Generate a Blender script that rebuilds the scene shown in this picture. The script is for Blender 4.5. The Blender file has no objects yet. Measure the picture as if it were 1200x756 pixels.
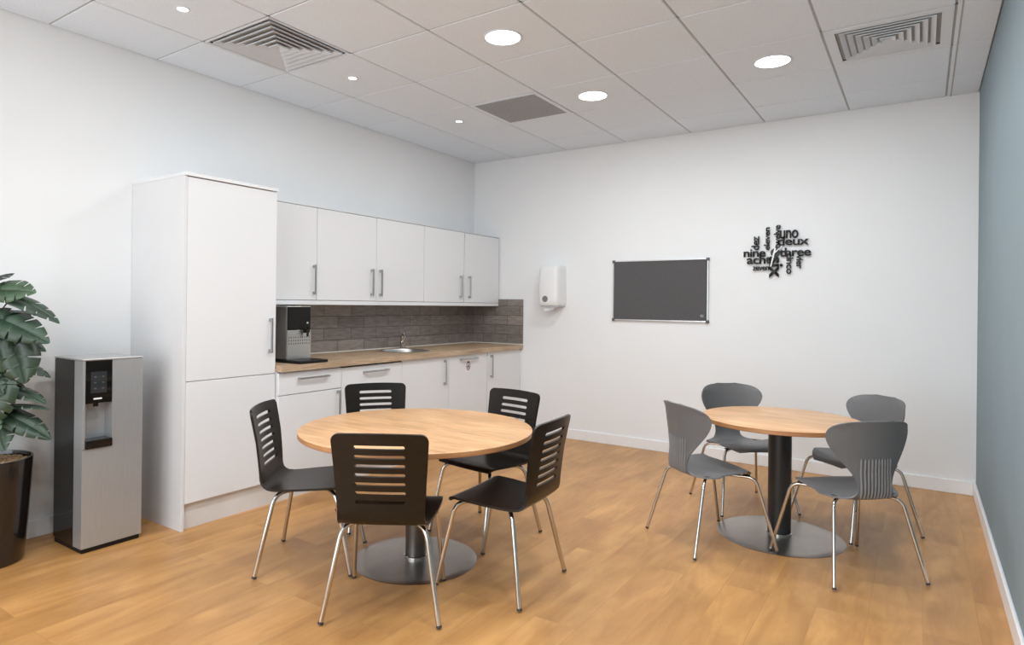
import bpy, bmesh, math, random
from mathutils import Vector, Matrix
C = bpy.context.scene
col = C.collection
PI = math.pi
W, H, YR = 4.296, 2.809, -7.4

# ------------------------------------------------------------------ materials
def s2l(c):
    return tuple((x / 12.92 if x <= .04045 else ((x + .055) / 1.055) ** 2.4) for x in c)

def mat(name, rgb, rough=.5, metal=0., noise=0., nscale=8., bump=0., bscale=60., spec=.5, coat=0., emit=None, estr=0., stretch=(1, 1, 1), rvar=0.):
    m = bpy.data.materials.new(name); m.use_nodes = True
    nt = m.node_tree; b = nt.nodes['Principled BSDF']
    b.inputs['Base Color'].default_value = (*rgb, 1)
    b.inputs['Roughness'].default_value = rough
    b.inputs['Metallic'].default_value = metal
    b.inputs['Specular IOR Level'].default_value = spec
    b.inputs['Coat Weight'].default_value = coat
    if emit:
        b.inputs['Emission Color'].default_value = (*emit, 1); b.inputs['Emission Strength'].default_value = estr
    tc = nt.nodes.new('ShaderNodeTexCoord'); mp = nt.nodes.new('ShaderNodeMapping')
    mp.inputs['Scale'].default_value = stretch
    nt.links.new(tc.outputs['Object'], mp.inputs['Vector'])
    n = nt.nodes.new('ShaderNodeTexNoise'); n.inputs['Scale'].default_value = nscale; n.inputs['Detail'].default_value = 4
    nt.links.new(mp.outputs[0], n.inputs['Vector'])
    r = nt.nodes.new('ShaderNodeValToRGB')
    lo = tuple(max(0, x * (1 - noise)) for x in rgb); hi = tuple(min(1, x * (1 + noise)) for x in rgb)
    r.color_ramp.elements[0].position = .3; r.color_ramp.elements[1].position = .7
    r.color_ramp.elements[0].color = (*lo, 1); r.color_ramp.elements[1].color = (*hi, 1)
    nt.links.new(n.outputs['Fac'], r.inputs[0]); nt.links.new(r.outputs[0], b.inputs['Base Color'])
    if rvar:
        mr = nt.nodes.new('ShaderNodeMapRange'); mr.inputs['To Min'].default_value = rough - rvar; mr.inputs['To Max'].default_value = rough + rvar
        nt.links.new(n.outputs['Fac'], mr.inputs['Value']); nt.links.new(mr.outputs[0], b.inputs['Roughness'])
    if bump:
        n2 = nt.nodes.new('ShaderNodeTexNoise'); n2.inputs['Scale'].default_value = bscale
        nt.links.new(mp.outputs[0], n2.inputs['Vector'])
        bp = nt.nodes.new('ShaderNodeBump'); bp.inputs['Strength'].default_value = bump; bp.inputs['Distance'].default_value = .002
        nt.links.new(n2.outputs['Fac'], bp.inputs['Height']); nt.links.new(bp.outputs[0], b.inputs['Normal'])
    return m

def mix_rgb(nt, fac, a, b, blend='MIX'):
    mx = nt.nodes.new('ShaderNodeMix'); mx.data_type = 'RGBA'; mx.blend_type = blend
    for k, v in ((0, fac), (6, a), (7, b)):
        if hasattr(v, 'links'): nt.links.new(v, mx.inputs[k])
        else: mx.inputs[k].default_value = v if k == 0 else (*v, 1)
    return mx.outputs[2]

def wood(name, dark, light, scale=6., stretch=(12, 1, 1), rough=.4, planks=None, seam=(.2, .12, .06), seamk=.5, bump=.05):
    """wood grain stretched along one axis; planks=(length,width): running boards along world Y"""
    m = bpy.data.materials.new(name); m.use_nodes = True
    nt = m.node_tree; b = nt.nodes['Principled BSDF']; L = nt.links.new
    tc = nt.nodes.new('ShaderNodeTexCoord')
    vec = tc.outputs['Object']
    colr = None
    if planks:
        mp0 = nt.nodes.new('ShaderNodeMapping'); mp0.inputs['Rotation'].default_value = (0, 0, PI / 2)
        L(vec, mp0.inputs['Vector'])
        br = nt.nodes.new('ShaderNodeTexBrick')
        br.inputs['Scale'].default_value = 1; br.inputs['Brick Width'].default_value = planks[0]; br.inputs['Row Height'].default_value = planks[1]
        br.inputs['Mortar Size'].default_value = .0012; br.inputs['Mortar Smooth'].default_value = .6
        br.offset = .37; br.inputs['Color1'].default_value = (0, 0, 0, 1); br.inputs['Color2'].default_value = (1, 1, 1, 1); br.inputs['Mortar'].default_value = (.5, .5, .5, 1)
        L(mp0.outputs[0], br.inputs['Vector'])
        ad = nt.nodes.new('ShaderNodeVectorMath'); ad.operation = 'MULTIPLY_ADD'
        L(br.outputs['Color'], ad.inputs[0]); ad.inputs[1].default_value = (3.1, 7.3, 2.7); L(vec, ad.inputs[2])
        vec = ad.outputs[0]
    mp = nt.nodes.new('ShaderNodeMapping'); mp.inputs['Scale'].default_value = stretch; L(vec, mp.inputs['Vector'])
    n1 = nt.nodes.new('ShaderNodeTexNoise'); n1.inputs['Scale'].default_value = scale; n1.inputs['Detail'].default_value = 8; n1.inputs['Roughness'].default_value = .62; n1.inputs['Distortion'].default_value = .6
    L(mp.outputs[0], n1.inputs['Vector'])
    rp = nt.nodes.new('ShaderNodeValToRGB'); rp.color_ramp.elements[0].position = .3; rp.color_ramp.elements[1].position = .68
    rp.color_ramp.elements[0].color = (*dark, 1); rp.color_ramp.elements[1].color = (*light, 1)
    L(n1.outputs['Fac'], rp.inputs[0])
    out = rp.outputs[0]
    # blotchy large-scale figure
    mp2 = nt.nodes.new('ShaderNodeMapping'); mp2.inputs['Scale'].default_value = tuple(1 + (s - 1) * .14 for s in stretch); L(vec, mp2.inputs['Vector'])
    n2 = nt.nodes.new('ShaderNodeTexNoise'); n2.inputs['Scale'].default_value = scale * .55; n2.inputs['Detail'].default_value = 5; n2.inputs['Distortion'].default_value = .8
    L(mp2.outputs[0], n2.inputs['Vector'])
    r2 = nt.nodes.new('ShaderNodeValToRGB'); r2.color_ramp.elements[0].position = .32; r2.color_ramp.elements[1].position = .66
    r2.color_ramp.elements[0].color = (.74, .70, .64, 1); r2.color_ramp.elements[1].color = (1.1, 1.1, 1.1, 1)
    L(n2.outputs['Fac'], r2.inputs[0])
    out = mix_rgb(nt, .75, out, r2.outputs[0], 'MULTIPLY')
    if planks:
        r3 = nt.nodes.new('ShaderNodeMapRange'); r3.inputs['To Min'].default_value = .94; r3.inputs['To Max'].default_value = 1.04
        L(br.outputs['Color'], r3.inputs['Value'])
        out = mix_rgb(nt, 1., out, r3.outputs[0], 'MULTIPLY')
        sf = nt.nodes.new('ShaderNodeMath'); sf.operation = 'MULTIPLY'; L(br.outputs['Fac'], sf.inputs[0]); sf.inputs[1].default_value = seamk
        out = mix_rgb(nt, sf.outputs[0], out, seam)
    L(out, b.inputs['Base Color'])
    b.inputs['Roughness'].default_value = rough
    if bump:
        bp = nt.nodes.new('ShaderNodeBump'); bp.inputs['Strength'].default_value = bump; bp.inputs['Distance'].default_value = .002
        L(n1.outputs['Fac'], bp.inputs['Height']); L(bp.outputs[0], b.inputs['Normal'])
    return m

M = {}
M['wall'] = mat('wall_paint', (.85, .86, .87), .85, noise=.008, nscale=3, bump=.08, bscale=180)
M['blue'] = mat('blue_wall_paint', s2l((.52, .585, .615)), .8, noise=.02, nscale=3, bump=.08, bscale=180)
M['tile_c'] = mat('ceiling_tile', (.79, .86, .94), .95, noise=.03, nscale=90, bump=.3, bscale=300)
M['tbar'] = mat('ceiling_grid', (.44, .44, .44), .7, noise=.02)
M['skirt'] = mat('skirting_paint', (.88, .88, .89), .35, noise=.01)
M['floor'] = wood('floor_boards', s2l((.71, .505, .29)), s2l((.82, .615, .38)), scale=2.2, stretch=(5, .9, 1), rough=.36, planks=(1.25, .19), seam=s2l((.55, .38, .22)), seamk=.35, bump=.04)
M['cab'] = mat('cabinet_white', (.80, .805, .82), .25, noise=.006, nscale=2)
M['carcass'] = mat('cabinet_side_white', (.74, .74, .75), .4, noise=.01)
M['plinth'] = mat('plinth_board', (.72, .70, .68), .4, noise=.03)
M['shadowgap'] = mat('dark_gap', (.03, .03, .03), .8, noise=.1)
M['steel'] = mat('brushed_steel', (.58, .57, .55), .32, metal=1, noise=.05, nscale=12, stretch=(1, 1, 30), rvar=.05)
M['handle'] = mat('satin_handle', (.42, .42, .43), .3, metal=1, noise=.04, nscale=30)
M['chrome'] = mat('chrome', (.62, .59, .55), .14, metal=1, noise=.02, nscale=20)
M['worktop'] = wood('worktop_oak', s2l((.65, .545, .445)), s2l((.80, .70, .59)), scale=5, stretch=(14, 1, 14), rough=.45, bump=.03)
M['tabletop'] = wood('beech_tabletop', s2l((.80, .60, .42)), s2l((.93, .75, .56)), scale=4, stretch=(1.2, 12, 1), rough=.33, bump=.02)
M['tableedge'] = wood('beech_edge', s2l((.66, .46, .30)), s2l((.78, .58, .40)), scale=5, stretch=(1, 1, 14), rough=.4, bump=0)
M['black_ply'] = mat('black_stained_ply', (.0095, .0068, .0045), .30, noise=.25, nscale=14, stretch=(1, 6, 6), rvar=.05, spec=.36)
M['grey_poly'] = mat('grey_polypropylene', s2l((.43, .43, .435)), .45, noise=.03, nscale=40, bump=.15, bscale=500)
M['grey_rib'] = mat('grey_polypropylene_rib', s2l((.52, .52, .525)), .38, noise=.03, nscale=40)
M['black_col'] = mat('black_column', (.018, .019, .021), .38, noise=.1)
M['dark_steel'] = mat('dark_steel_column', (.16, .155, .15), .35, metal=1, noise=.06, nscale=20)
M['base_steel'] = mat('brushed_base_plate', (.45, .425, .40), .33, metal=1, noise=.12, nscale=5, rvar=.07)
M['rubber'] = mat('rubber_foot', (.05, .045, .04), .6, noise=.1)
M['cool_front'] = mat('cooler_silver', (.47, .485, .50), .40, metal=.6, noise=.04, nscale=9, stretch=(20, 20, 1), rvar=.03)
M['cool_frame'] = mat('cooler_frame_silver', (.55, .55, .55), .35, metal=.7, noise=.02)
M['gloss_black'] = mat('gloss_black', (.009, .008, .007), .08, noise=.1, spec=.35)
M['satin_black'] = mat('satin_black', (.010, .009, .008), .45, noise=.1, spec=.25)
M['display'] = mat('display_glass', (.03, .035, .04), .1, noise=.1)
M['icon'] = mat('pale_icon', (.6, .6, .58), .4, noise=.02)
M['leaf'] = mat('leaf_green', s2l((.21, .285, .22)), .38, noise=.4, nscale=9, bump=.3, bscale=30, rvar=.08)
M['leaf2'] = mat('leaf_light_green', s2l((.30, .39, .29)), .38, noise=.3, nscale=9, bump=.3, bscale=30, rvar=.08)
M['vein'] = mat('leaf_vein', s2l((.42, .52, .36)), .5, noise=.1)
M['stem'] = mat('plant_stem', s2l((.24, .22, .13)), .6, noise=.3, nscale=20)
M['gravel'] = mat('gravel', s2l((.66, .54, .40)), .9, noise=.35, nscale=60, bump=.6, bscale=80)
M['pot'] = mat('pot_gloss_brown_black', (.014, .011, .010), .16, noise=.15, nscale=6, coat=.3)
M['plastic'] = mat('white_plastic', (.84, .84, .84), .3, noise=.01)
M['tissue'] = mat('paper', (.82, .82, .82), .9, noise=.02)
M['window_grey'] = mat('grey_indicator', (.20, .20, .20), .15, noise=.05)
M['felt'] = mat('charcoal_felt', s2l((.345, .34, .345)), .95, noise=.08, nscale=120, bump=.4, bscale=400)
M['alu'] = mat('aluminium', (.62, .62, .62), .3, metal=1, noise=.03)
M['corner'] = mat('grey_corner_cap', (.09, .09, .09), .5, noise=.05)
M['clock'] = mat('black_clock_plastic', (.012, .012, .012), .45, noise=.1)
M['white'] = mat('white_lacquer', (.85, .85, .85), .4, noise=.01)
M['lamp'] = mat('lamp_diffuser', (.9, .9, .9), .5, emit=(1, 1, 1), estr=9.)
M['spot'] = mat('spot_lens', (.9, .9, .9), .3, emit=(1, .99, .97), estr=7.)
M['ring'] = mat('lamp_ring', (.74, .79, .85), .5, noise=.01)
M['grille'] = mat('grille_grey', (.40, .42, .44), .7, noise=.03)
M['ventblade'] = mat('vent_blade', (.66, .71, .77), .5, noise=.02)
M['vent_shade'] = mat('vent_shade_black', (.008, .008, .008), .9, noise=.1)
M['sealant'] = mat('sealant_white', (.80, .78, .74), .5, noise=.02)
M['stick_dark'] = mat('sticker_ink', (.10, .095, .10), .5, noise=.05)
M['stick_pink'] = mat('sticker_paper', s2l((.93, .89, .90)), .6, noise=.02)

def backsplash_mat():
    m = bpy.data.materials.new('brick_tiles'); m.use_nodes = True
    nt = m.node_tree; b = nt.nodes['Principled BSDF']; L = nt.links.new
    tc = nt.nodes.new('ShaderNodeTexCoord')
    sp = nt.nodes.new('ShaderNodeSeparateXYZ'); L(tc.outputs['Object'], sp.inputs[0])
    ad = nt.nodes.new('ShaderNodeMath'); ad.operation = 'SUBTRACT'; L(sp.outputs[0], ad.inputs[0]); L(sp.outputs[1], ad.inputs[1])
    zz = nt.nodes.new('ShaderNodeMath'); zz.operation = 'SUBTRACT'; L(sp.outputs[2], zz.inputs[0]); zz.inputs[1].default_value = .892
    cb = nt.nodes.new('ShaderNodeCombineXYZ'); L(ad.outputs[0], cb.inputs[0]); L(zz.outputs[0], cb.inputs[1])
    br = nt.nodes.new('ShaderNodeTexBrick'); br.inputs['Scale'].default_value = 1; br.inputs['Brick Width'].default_value = .30; br.inputs['Row Height'].default_value = .0975
    br.inputs['Mortar Size'].default_value = .003; br.inputs['Mortar Smooth'].default_value = .3; br.offset = .5
    br.inputs['Color1'].default_value = (*s2l((.50, .465, .44)), 1); br.inputs['Color2'].default_value = (*s2l((.59, .55, .52)), 1); br.inputs['Mortar'].default_value = (*s2l((.34, .32, .31)), 1)
    L(cb.outputs[0], br.inputs['Vector'])
    mp = nt.nodes.new('ShaderNodeMapping'); mp.inputs['Scale'].default_value = (5, 22, 1); L(cb.outputs[0], mp.inputs['Vector'])
    n = nt.nodes.new('ShaderNodeTexNoise'); n.inputs['Scale'].default_value = 2.2; n.inputs['Detail'].default_value = 6; L(mp.outputs[0], n.inputs['Vector'])
    rp = nt.nodes.new('ShaderNodeMapRange'); rp.inputs['From Min'].default_value = .3; rp.inputs['From Max'].default_value = .7; rp.inputs['To Min'].default_value = .72; rp.inputs['To Max'].default_value = 1.18
    L(n.outputs['Fac'], rp.inputs['Value'])
    o = mix_rgb(nt, 1., br.outputs['Color'], rp.outputs[0], 'MULTIPLY')
    L(o, b.inputs['Base Color']); b.inputs['Roughness'].default_value = .28
    bp = nt.nodes.new('ShaderNodeBump'); bp.invert = True; bp.inputs['Strength'].default_value = .6; bp.inputs['Distance'].default_value = .003
    L(br.outputs['Fac'], bp.inputs['Height']); L(bp.outputs[0], b.inputs['Normal'])
    return m
M['splash'] = backsplash_mat()

# ------------------------------------------------------------------ mesh helpers
def obj(name, bm, m, parent=None, smooth=False, bevel=0., seg=2):
    if bevel:
        pass
    bmesh.ops.recalc_face_normals(bm, faces=bm.faces)
    me = bpy.data.meshes.new(name); bm.to_mesh(me); bm.free()
    for x in (m if isinstance(m, (list, tuple)) else [m]): me.materials.append(x)
    o = bpy.data.objects.new(name, me); col.objects.link(o)
    if smooth:
        for p in me.polygons: p.use_smooth = True
        if smooth != 'all':
            try: me.set_sharp_from_angle(angle=math.radians(38))
            except Exception: pass
    if parent is not None:
        o.parent = parent
    if bevel:
        b = o.modifiers.new('Bevel', 'BEVEL'); b.width = bevel; b.segments = seg; b.limit_method = 'ANGLE'; b.angle_limit = math.radians(40)
    return o

def B(): return bmesh.new()

def box(bm, x0, x1, y0, y1, z0, z1, mi=0):
    v = [bm.verts.new((x, y, z)) for x in (x0, x1) for y in (y0, y1) for z in (z0, z1)]
    for q in ((0, 1, 3, 2), (4, 6, 7, 5), (0, 4, 5, 1), (2, 3, 7, 6), (0, 2, 6, 4), (1, 5, 7, 3)):
        f = bm.faces.new([v[i] for i in q]); f.material_index = mi
    return bm

def lathe(bm, prof, n=48, cx=0, cy=0, mi=0, cap=True):
    rings = []
    for r, z in prof:
        if r < 1e-6: rings.append([bm.verts.new((cx, cy, z))])
        else: rings.append([bm.verts.new((cx + r * math.cos(2 * PI * i / n), cy + r * math.sin(2 * PI * i / n), z)) for i in range(n)])
    for a, b in zip(rings, rings[1:]):
        for i in range(n):
            j = (i + 1) % n
            if len(a) == 1 and len(b) == 1: break
            if len(a) == 1: f = bm.faces.new((a[0], b[i], b[j]))
            elif len(b) == 1: f = bm.faces.new((a[i], a[j], b[0]))
            else: f = bm.faces.new((a[i], a[j], b[j], b[i]))
            f.material_index = mi
    if cap:
        if len(rings[0]) > 1: bm.faces.new(rings[0])
        if len(rings[-1]) > 1: bm.faces.new(rings[-1])
    return bm

def fillet(pts, r, n=7):
    pts = [Vector(p) for p in pts]; out = [pts[0]]
    for a, p, b in zip(pts, pts[1:], pts[2:]):
        d1 = (a - p); d2 = (b - p); rr = min(r, d1.length * .49, d2.length * .49)
        q1 = p + d1.normalized() * rr; q2 = p + d2.normalized() * rr
        for i in range(n + 1):
            t = i / n; out.append(q1 * (1 - t) ** 2 + p * 2 * t * (1 - t) + q2 * t * t)
    out.append(pts[-1]); return out

def tube(bm, pts, r, n=14, mi=0):
    pts = [Vector(p) for p in pts]; rings = []
    t = (pts[1] - pts[0]).normalized(); u = t.orthogonal().normalized()
    for i, p in enumerate(pts):
        t = (pts[min(i + 1, len(pts) - 1)] - pts[max(i - 1, 0)]).normalized()
        u = (u - t * u.dot(t)).normalized(); v = t.cross(u)
        rr = r[i] if isinstance(r, (list, tuple)) else r
        rings.append([bm.verts.new(p + (u * math.cos(2 * PI * k / n) + v * math.sin(2 * PI * k / n)) * rr) for k in range(n)])
    for a, b in zip(rings, rings[1:]):
        for k in range(n):
            f = bm.faces.new((a[k], a[(k + 1) % n], b[(k + 1) % n], b[k])); f.material_index = mi
    bm.faces.new(rings[0]); bm.faces.new(rings[-1])
    return bm

def tag(o, label=None, cat=None, group=None, kind=None):
    if label: o['label'] = label
    if cat: o['category'] = cat
    if group: o['group'] = group
    if kind: o['kind'] = kind
    return o

def thing(name, label, cat, loc=(0, 0, 0), rz=0, group=None):
    o = bpy.data.objects.new(name, None); col.objects.link(o)
    o.empty_display_size = .1; o.location = loc; o.rotation_euler = (0, 0, rz)
    return tag(o, label, cat, group)

def struct(name, bm, m, **k):
    return tag(obj(name, bm, m, **k), kind='structure')

def copy_tree(o, parent=None):
    kids = list(o.children)
    c = o.copy(); col.objects.link(c)
    if parent is not None:
        c.parent = parent; c.matrix_parent_inverse = o.matrix_parent_inverse.copy()
    for ch in kids: copy_tree(ch, c)
    return c

# ------------------------------------------------------------------ room shell
struct('floor', box(B(), -.12, W + .12, YR - .12, .12, -.10, 0), M['floor'])
bm = B()
XO, YO, T = .507, -.470, .6          # ceiling grid origin and module
xs = [0] + [XO + T * i for i in range(7)] + [W]
ys = [YO - T * j for j in range(13)]; ys = [0] + [y for y in ys if y > YR] + [YR]
g = .004
box(bm, -.12, W + .12, YR - .12, .12, H + .012, H + .10, 1)
for xx in xs[1:-1]: box(bm, xx - .012, xx + .012, YR, 0, H + .005, H + .0125, 1)
for yy in ys[1:-1]: box(bm, 0, W, yy - .012, yy + .012, H + .005, H + .0125, 1)
for i in range(len(xs) - 1):
    for j in range(len(ys) - 1):
        a, b_ = xs[i] + g, xs[i + 1] - g; c_, d = ys[j + 1] + g, ys[j] - g
        cx_, cy_ = (a + b_) / 2, (c_ + d) / 2
        if (abs(cx_ - .807) < .1 and abs(cy_ + 3.17) < .1) or (abs(cx_ - 3.807) < .1 and abs(cy_ + 1.37) < .1) or (abs(cx_ - 1.407) < .1 and abs(cy_ + 1.37) < .1):
            continue       # openings taken by the air diffusers
        e = .004
        vb = [bm.verts.new(p) for p in ((a, c_, H + .007), (b_, c_, H + .007), (b_, d, H + .007), (a, d, H + .007))]
        vt = [bm.verts.new(p) for p in ((a + e, c_ + e, H), (b_ - e, c_ + e, H), (b_ - e, d - e, H), (a + e, d - e, H))]
        bm.faces.new(vt)
        for k in range(4): bm.faces.new((vb[k], vb[(k + 1) % 4], vt[(k + 1) % 4], vt[k]))
# wide metal edge channel near the blue wall
box(bm, XO + T * 6 + .022, XO + T * 6 + .030, YR, 0, H - .0015, H + .01, 1)
struct('ceiling', bm, [M['tile_c'], M['tbar']])
struct('wall_left', box(B(), -.12, 0, YR - .12, .12, 0, H + .012), M['wall'])
struct('wall_back', box(B(), 0, W, 0, .12, 0, H + .012), M['wall'])
struct('wall_right', box(B(), W, W + .12, YR - .12, .12, 0, H + .012), M['blue'])
bm = B(); x0, x1, z0, z1 = .35, 3.95, .35, 2.55
box(bm, 0, x0, YR - .12, YR, 0, H + .012); box(bm, x1, W, YR - .12, YR, 0, H + .012)
box(bm, x0, x1, YR - .12, YR, 0, z0); box(bm, x0, x1, YR - .12, YR, z1, H + .012)
struct('wall_rear', bm, M['wall'])
bm = B(); t = .05
for a, b_ in ((x0, x0 + t), (x1 - t, x1), ((x0 + x1) / 2 - t / 2, (x0 + x1) / 2 + t / 2)): box(bm, a, b_, YR - .08, YR - .03, z0, z1)
box(bm, x0, x1, YR - .08, YR - .03, z0, z0 + t); box(bm, x0, x1, YR - .08, YR - .03, z1 - t, z1)
struct('added_window_1', bm, M['skirt'])  # unseen window added in the rear wall to let fill light in
def skirt(name, x0, x1, y0, y1):
    struct(name, box(B(), x0, x1, y0, y1, 0, .095), M['skirt'], bevel=.004)
skirt('baseboard_back', .64, W - .015, -.015, 0)
skirt('baseboard_left', 0, .015, YR, -3.615)
skirt('baseboard_right', W - .015, W, YR, 0)
skirt('baseboard_rear', .015, W - .015, YR, YR + .015)

# ------------------------------------------------------------------ ceiling fittings
def big_light(x, y, label):
    t = thing('ceiling_downlight', label, 'ceiling light', (x, y, H), 0, 'large round downlights')
    obj('trim_ring', lathe(B(), [(.098, 0), (.112, 0), (.112, -.003), (.104, -.006), (.098, -.004)], 48, cap=False), M['ring'], t, smooth=True)
    obj('diffuser', lathe(B(), [(0, -.003), (.099, -.003), (.099, .002), (0, .002)], 48), M['lamp'], t)
    l = bpy.data.lights.new('downlight_beam', 'AREA'); l.shape = 'DISK'; l.size = .19; l.energy = BIG; l.color = (.935, .975, 1)
    lo = bpy.data.objects.new('downlight_beam', l); col.objects.link(lo); lo.parent = t; lo.location = (0, 0, -.010)
def small_light(x, y, label):
    t = thing('ceiling_spotlight', label, 'ceiling light', (x, y, H), 0, 'small spotlights over the kitchen side')
    obj('trim_ring', lathe(B(), [(.026, 0), (.036, 0), (.035, -.003), (.028, -.005), (.026, -.003)], 32, cap=False), M['ring'], t, smooth=True)
    obj('lens', lathe(B(), [(0, -.0025), (.0265, -.0025), (.0265, .002), (0, .002)], 32), M['spot'], t)
    l = bpy.data.lights.new('spot_beam', 'AREA'); l.shape = 'DISK'; l.size = .05; l.energy = SMALL; l.color = (.935, .975, 1)
    lo = bpy.data.objects.new('spot_beam', l); col.objects.link(lo); lo.parent = t; lo.location = (0, 0, -.008)
BIG, SMALL = 9.5, .9
big_light(2.007, -1.37, 'large round ceiling light just right of the plain grey ceiling grille')
big_light(2.007, -2.57, 'large round ceiling light nearest the camera, at the top edge left of centre')
big_light(3.207, -1.37, 'large round ceiling light beside the square louvred vent near the blue wall')
for x, y in ((3.207, -2.57), (2.007, -3.77), (3.207, -3.77), (2.007, -4.97), (3.207, -4.97), (2.007, -6.17), (3.207, -6.17)):
    big_light(x, y, 'large round ceiling light outside the picture, towards the camera end of the room')
small_light(.807, -3.77, 'small round ceiling spotlight left of the dark slatted vent')
small_light(.807, -2.57, 'small round ceiling spotlight right of the dark slatted vent')
small_light(.807, -1.37, 'small round ceiling spotlight left of the plain grey grille, farthest of its row')

def diffuser(x, y, label, i):
    t = thing('ceiling_vent', label, 'air vent', (x, y, H))
    bm = B(); h = .2935
    for a, b_, c_, d in ((-h, h, i, h), (-h, h, -h, -i), (-h, -i, -i, i), (i, h, -i, i)): box(bm, a, b_, c_, d, -.002, .006)
    obj('frame', bm, M['ring'], t, bevel=.001)
    obj('duct_backing', box(B(), -h, h, -h, h, .085, .09), M['vent_shade'], t)
    bm = B()
    for a, b_, c_, d in ((-i - .004, -i, -i, i), (i, i + .004, -i, i), (-i, i, i, i + .004), (-i, i, -i - .004, -i)): box(bm, a, b_, c_, d, .006, .086)
    obj('duct_collar', bm, M['vent_shade'], t)
    n = 6; pitch = (i - .020) / n
    for k in range(n):                       # square slanted louvre rings, flaring outwards
        o_ = i - .020 - k * pitch; n_ = max(.006, o_ - pitch * .66)
        zi = (o_ - n_) * .30
        prof = [(o_, -.006), (o_, .0012), (n_, zi + .0012), (n_, zi), (o_ - .0015, -.006)]
        bm = B(); rings = [[bm.verts.new((sx * p, sy * p, q)) for sx, sy in ((-1, -1), (1, -1), (1, 1), (-1, 1))] for p, q in prof]
        for r1 in range(5):
            A_, B_ = rings[r1], rings[(r1 + 1) % 5]
            for q in range(4):
                fc = bm.faces.new((A_[q], A_[(q + 1) % 4], B_[(q + 1) % 4], B_[q])); fc.material_index = 1 if r1 == 1 else 0  # blade tops coloured black so the gaps look shaded
        if k == n - 1: bm.faces.new(rings[2])
        obj('louvre', bm, [M['ventblade'], M['vent_shade']], t)
    return t
diffuser(.807, -3.17, 'square white louvred air vent with dark gaps, above the tall cabinet', .282)
diffuser(3.807, -1.37, 'square grey louvred air vent next to the blue wall', .242)
t = thing('extract_grille', 'plain flat mid grey square ceiling grille in the middle of the ceiling', 'air vent', (1.407, -1.37, H))
bm = B(); h = .294; i = .262
for a, b_, c_, d in ((-h, h, i, h), (-h, h, -h, -i), (-h, -i, -i, i), (i, h, -i, i)): box(bm, a, b_, c_, d, -.002, .006)
obj('frame', bm, M['tile_c'], t)
obj('backing', box(B(), -h, h, -h, h, .012, .016), M['grille'], t)
bm = B(); n = 26
for k in range(n + 1):
    p = -i + 2 * i * k / n
    box(bm, p - .0045, p + .0045, -i, i, -.001, .012); box(bm, -i, i, p - .0045, p + .0045, -.0008, .012)
obj('mesh_screen', bm, M['grille'], t)

# ------------------------------------------------------------------ handles
def bar_handle(parent, axis, x, y, z, half, m='handle', so=.028):
    """bow handle on a face with normal +x; axis 'z' or 'y'. coordinates world (parents sit at the origin)"""
    bm = B(); w = .006
    if axis == 'z':
        box(bm, x + so - .006, x + so + .004, y - w, y + w, z - half, z + half)
        for s in (-1, 1): box(bm, x, x + so - .006, y - w, y + w, z + s * (half - .012) - .010, z + s * (half - .012) + .010)
    else:
        box(bm, x + so - .006, x + so + .004, y - half, y + half, z - w, z + w)
        for s in (-1, 1): box(bm, x, x + so - .006, y + s * (half - .012) - .010, y + s * (half - .012) + .010, z - w, z + w)
    return obj('handle', bm, M[m], parent, bevel=.0015)

def local(root, *objs): pass

# all kitchen units: Empty at base centre, parts built in world coordinates and shifted
def unit(name, label, cat, cx, cy, cz=0, group=None):
    return thing(name, label, cat, (cx, cy, cz), 0, group)
def part(name, bm, m, root, **k):
    """bm in world coordinates"""
    base = root
    off = Vector((0, 0, 0))
    r = root
    while r is not None: off += Vector(r.location); r = r.parent
    bmesh.ops.translate(bm, verts=bm.verts, vec=-off)
    return obj(name, bm, m, root, **k)
def phandle(root, axis, x, y, z, half):
    o = bar_handle(None, axis, x, y, z, half)
    off = Vector((0, 0, 0)); r = root
    while r is not None: off += Vector(r.location); r = r.parent
    for v in o.data.vertices: v.co -= off
    o.parent = root
    return o

# ---- tall cabinet
TX, TY0, TY1 = .57, -3.61, -2.985
u = unit('tall_cabinet', 'tall white cabinet with two stacked doors, left end of the kitchen', 'cabinet', .28, -3.30)
part('carcass', box(B(), .004, TX - .022, TY0 + .018, TY1 - .001, .14, 1.995), M['carcass'], u)
part('side_panel', box(B(), .002, TX, TY0, TY0 + .018, 0, 2.0), M['carcass'], u, bevel=.001)
part('top_panel', box(B(), .002, TX + .012, TY0 - .001, TY1 + .002, 2.0, 2.020), M['cab'], u, bevel=.002)
d1 = part('door', box(B(), TX - .02, TX, TY0 + .020, TY1 - .002, .840, 1.996), M['cab'], u, bevel=.002)
phandle(d1, 'z', TX, -3.035, 1.083, .11)
part('door', box(B(), TX - .02, TX, TY0 + .020, TY1 - .002, .150, .836), M['cab'], u, bevel=.002)
part('plinth', box(B(), TX - .045, TX - .03, TY0 + .018, TY1, 0, .148), M['plinth'], u)

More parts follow.
